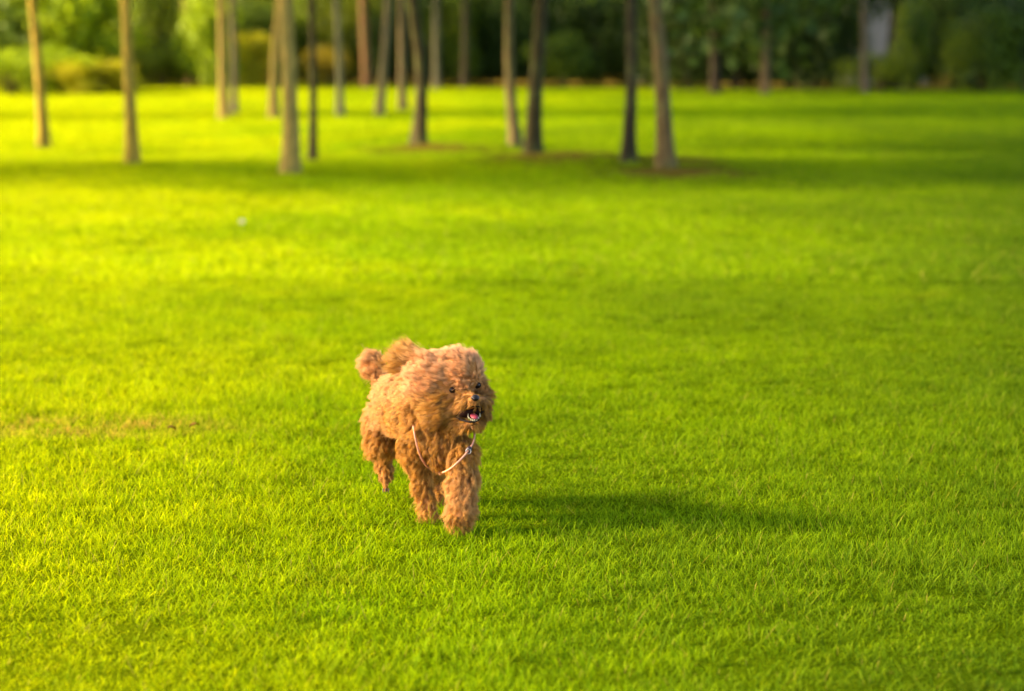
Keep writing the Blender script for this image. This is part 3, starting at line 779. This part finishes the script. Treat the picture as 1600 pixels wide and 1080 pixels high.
def make_fur(name, nclump, per, lscale, spread, rad, seed, wild=0.0):
    rng = np.random.default_rng(seed)
    P, N = sample(nclump, rng); L, C, Cu, w = fields(P)
    keep = np.ones(len(P), bool)
    for c, r in ((EYE1, .0060), (EYE2, .0062), (NOSE, .0085)): keep &= np.linalg.norm(P - c, axis=1) > r
    dm = (P - MOUTH) / np.array([.032, .03, .0185]); keep &= np.linalg.norm(dm, axis=1) > 1
    P, N, L, C, Cu, w = P[keep], N[keep], L[keep], C[keep], Cu[keep], w[keep]
    n = len(P)
    near = np.minimum(np.linalg.norm(P - EYE1, axis=1), np.linalg.norm(P - EYE2, axis=1))
    near = np.minimum(near, np.linalg.norm(P - NOSE, axis=1))
    L = L * lscale * np.clip((near - .002) / .022, .22, 1) * rng.uniform(.7, 1.25, n)
    T = C - N * np.sum(C * N, 1)[:, None]; T /= np.linalg.norm(T, axis=1)[:, None] + 1e-6
    # coherent swirl so that locks part and meet
    sw = np.stack([np.sin(P[:, 2] * 95 + P[:, 0] * 40), np.sin(P[:, 0] * 110 + P[:, 1] * 60), np.sin(P[:, 1] * 90 + P[:, 2] * 70)], 1) * .35
    hd0 = np.clip((.75 - Cu) / .3, 0, 1)
    G = N * (.26 + .30 * Cu[:, None]) + T * (1.0 + .25 * hd0[:, None]) + sw + rng.normal(0, .12 + wild, (n, 3)); G /= np.linalg.norm(G, axis=1)[:, None]
    S = 8
    t = np.linspace(0, 1, S)
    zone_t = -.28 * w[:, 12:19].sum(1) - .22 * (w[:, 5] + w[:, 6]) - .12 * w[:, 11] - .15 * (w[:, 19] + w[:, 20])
    # curl frame
    U = np.cross(G, rng.normal(size=(n, 3))); U /= np.linalg.norm(U, axis=1)[:, None]; W_ = np.cross(G, U)
    hd = np.clip((.75 - Cu) / .3, 0, 1)
    ph = rng.random(n) * 6.28 * (1 - .8 * hd) + hd * (P[:, 2] * 210 + np.sin(P[:, 0] * 120) * 2); fr = rng.uniform(3.5, 8, n) * (.5 + .5 * Cu); amp = L * (.15 * (0.6 + Cu) + .05 * hd) * rng.uniform(.6, 1.3, n)
    tone_c = np.clip(rng.normal(.52, .19, n) + zone_t, 0, 1)
    # strands
    K = per; m = n * K
    off = rng.normal(0, spread, (n, K, 3)); off -= N[:, None, :] * np.sum(off * N[:, None, :], 2)[..., None]
    root = P[:, None, :] + off - N[:, None, :] * .001
    ls = L[:, None] * rng.uniform(.75, 1.15, (n, K))
    fl = rng.normal(0, .10 + wild, (n, K, 3))
    pts = np.empty((n, K, S, 3))
    for i, s in enumerate(t):
        bend = T * (.30 * s * s)[..., None] if False else T * (.35 * s)
        dirn = G + bend - np.array([0, 0, .12]) * s
        a = ph + fr * s
        cur = (U * np.cos(a)[:, None] + W_ * np.sin(a)[:, None] - U * np.cos(ph)[:, None] - W_ * np.sin(ph)[:, None]) * (amp * s ** .7)[:, None]
        g = P[:, None, :] + dirn[:, None, :] * (ls * s)[..., None] + cur[:, None, :]
        pts[:, :, i] = g + (root - P[:, None, :]) * (1 - (.58 + .16 * hd)[:, None, None] * s ** 1.2) + fl * (ls * s)[..., None]
    hc = bpy.data.hair_curves.new(name)
    hc.add_curves([S] * m)
    hc.attributes['position'].data.foreach_set('vector', pts.reshape(-1).astype(np.float32))
    ra = hc.attributes.get('radius') or hc.attributes.new('radius', 'FLOAT', 'POINT')
    prof = np.tile((1 - .75 * t ** 2) * rad, m) * np.repeat(rng.uniform(.7, 1.2, m), S)
    ra.data.foreach_set('value', prof.astype(np.float32))
    tn = hc.attributes.new('tone', 'FLOAT', 'POINT'); tn.data.foreach_set('value', np.repeat(np.clip(np.repeat(tone_c, K) + rng.normal(0, .12, m), 0, 1), S).astype(np.float32))
    tp = hc.attributes.new('tip', 'FLOAT', 'POINT'); tp.data.foreach_set('value', np.tile(t, m).astype(np.float32))
    # crown of the head, back and tail have paler fur, sky light on the forehead painted in; the muzzle is deeper coloured
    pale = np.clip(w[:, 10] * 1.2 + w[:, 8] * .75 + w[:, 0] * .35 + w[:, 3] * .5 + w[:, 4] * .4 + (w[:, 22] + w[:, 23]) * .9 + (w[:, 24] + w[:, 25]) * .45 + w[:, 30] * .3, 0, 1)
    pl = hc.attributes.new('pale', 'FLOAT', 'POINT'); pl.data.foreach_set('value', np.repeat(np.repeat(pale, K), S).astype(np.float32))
    hc.materials.append(M_FUR)
    return link(name, hc, None, dog)
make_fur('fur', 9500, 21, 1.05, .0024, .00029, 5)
make_fur('loose_fur', 900, 5, 1.25, .0035, .00022, 6, .12)

# --- face
def ico(name, c, s, mat, parent, rot=(0, 0, 0), sub=3):
    bm = bmesh.new(); bmesh.ops.create_icosphere(bm, subdivisions=sub, radius=1)
    for v in bm.verts: v.co = Vector((v.co.x * s[0], v.co.y * s[1], v.co.z * s[2]))
    for f in bm.faces: f.smooth = True
    me = bpy.data.meshes.new(name); bm.to_mesh(me); bm.free()
    o = link(name, me, mat, parent, Vector(c)); o.rotation_euler = rot; return o
for c in (EYE1, EYE2):
    e = ico('eye', c, (.0062, .0062, .0056), M_EYE, dog)
    # dark rim of the lids
    bm = bmesh.new(); seg = 20
    V, F = tube([(math.cos(a) * .0064, -.0018, math.sin(a) * .0052) for a in np.linspace(0, 2 * math.pi, seg)], [.0013] * seg, 6)
    rimo = link('eyelid_rim', mesh_np('eyelid_rim', V, F), M_LIP, e); rimo.rotation_euler = (0, 0, R(18))
# nose: rounded pad with two nostrils
ns = ico('nose', NOSE, (.0090, .0080, .0070), M_BLACK, dog, (0, 0, R(18)))
for v in ns.data.vertices:
    if v.co.z < 0: v.co.x *= 1 + v.co.z / .0070 * .35
for sx in (-1, 1): ico('nostril', (sx * .0040, -.0065, -.0008), (.0022, .0018, .0016), M_DARKSTRAP, ns, (0, 0, 0), 2)
mo = ico('mouth', MOUTH + np.array([-.002, .022, 0.002]), (.0300, .024, .0175), M_MOUTH, dog, (0, R(-6), R(18)))
# black lips along the opening
lipU = [D(p, q, d) - DL0 for p, q, d in ((712, 650, -.052), (720, 643, -.066), (730, 636, -.086), (742, 634, -.096), (750, 636, -.086))]
lipL = [D(p, q, d) - DL0 for p, q, d in ((712, 652, -.050), (722, 657, -.066), (732, 659, -.080), (741, 659.5, -.086), (749, 656, -.080))]
for L_ in (lipU[:5], lipL[:5]):
    V, F = tube(L_, [.0012, .0020, .0022, .0022, .0012], 8, .05); link('lip', mesh_np('lip', V, F), M_LIP, dog)
tg = ico('tongue', D(741, 650.5, -.080) - DL0, (.0080, .014, .0034), M_TONGUE, dog, (R(14), 0, R(18)))
# lower teeth: a short arc of small cones
tp_ = [(731.5, 649.5, -.078), (733, 653.5, -.083), (736, 655.8, -.087), (739, 656.6, -.089), (742, 656.6, -.089), (745, 655.8, -.087), (748, 653, -.083), (750, 648.5, -.078)]
for j, (p, q, d) in enumerate(tp_):
    bm = bmesh.new(); big = j in (0, 7)
    bmesh.ops.create_cone(bm, segments=8, radius1=.0015 if big else .0011, radius2=.0005 if big else .0007, depth=.0085 if big else .0042, cap_ends=True)
    bmesh.ops.bevel(bm, geom=bm.edges[:], offset=.0003, segments=1, affect='EDGES')
    for f in bm.faces: f.smooth = True
    me = bpy.data.meshes.new('tooth'); bm.to_mesh(me); bm.free()
    link('tooth', me, M_TOOTH, dog, Vector(D(p, q, d) - DL0))
# claws at the hanging hind toes
for dx in (-.006, 0, .006):
    V, F = tube([(0, 0, 0), (0, -.003, -.005), (0, -.003, -.009)], [.0016, .0012, .0004], 6)
    link('claw', mesh_np('claw', V, F), M_DARKSTRAP, dog, Vector(D(603, 764, .258) - DL0 + np.array([dx, 0, 0])))

# --- collar
col = empty('collar', tuple(D(690, 700, 0))); tag(col, 'thin pink cord collar hanging loose on the chest of the dog', 'collar')
C0 = np.array(col.location); OFF = C0 - DL0
cp = [(742, 676, -.010), (741, 690, -.026), (733, 704, -.040), (722, 716, -.047), (708, 730, -.046), (697, 737, -.042), (688, 740, -.040), (676, 737, -.038), (664, 727, -.034), (656, 712, -.028), (651, 695, -.018), (647, 675, -.006), (644, 655, .03), (650, 635, .08), (680, 622, .11), (715, 628, .09), (738, 650, .03)]
hy = [(on_skin(px, py)[1] + DL0[1]) if (on_skin(px, py) is not None and d < 0) else None for px, py, d in cp]
pts = []
for i, (px, py, d) in enumerate(cp):
    near_ = [h for h in hy[max(0, i - 2):i + 3] if h is not None]
    pts.append((np.array(at(px, py, .5 * hy[i] + .5 * min(near_) - (.026 if 3 < i < 9 else .020))) if (hy[i] is not None and 0 < i < 12) else D(px, py, d)) - C0)
pts = np.array(pts)
BEAD = pts[6] * .8 + pts[5] * .2 - np.array([0, .002, 0])
pts = pts * .6 + (np.roll(pts, 1, 0) + np.roll(pts, -1, 0)) * .2
# closed Catmull-Rom
fine = []
for i in range(len(pts)):
    p0, p1, p2, p3 = (pts[(i + j - 1) % len(pts)] for j in range(4))
    for t in np.linspace(0, 1, 6, endpoint=False):
        fine.append(.5 * (2 * p1 + (p2 - p0) * t + (2 * p0 - 5 * p1 + 4 * p2 - p3) * t * t + (-p0 + 3 * p1 - 3 * p2 + p3) * t ** 3))
fine.append(fine[0])
V, F = tube(fine, [.0021] * len(fine), 8); link('cord', mesh_np('cord', V, F), M_CORD, col)
bd = ico('bead', BEAD, (.0062, .0048, .0042), M_CORD, col, (0, R(-12), 0))
bk = ico('clasp', pts[2] + np.array([0, .002, 0]), (.0062, .0045, .0085), M_DARKSTRAP, col, (0, R(20), 0))
V, F = tube([(math.cos(a) * .0052, -.003, math.sin(a) * .0052) for a in np.linspace(0, 2 * math.pi, 20)], [.0011] * 20, 6)
link('ring', mesh_np('ring', V, F), M_METAL, bk, (0, -.003, -.002))
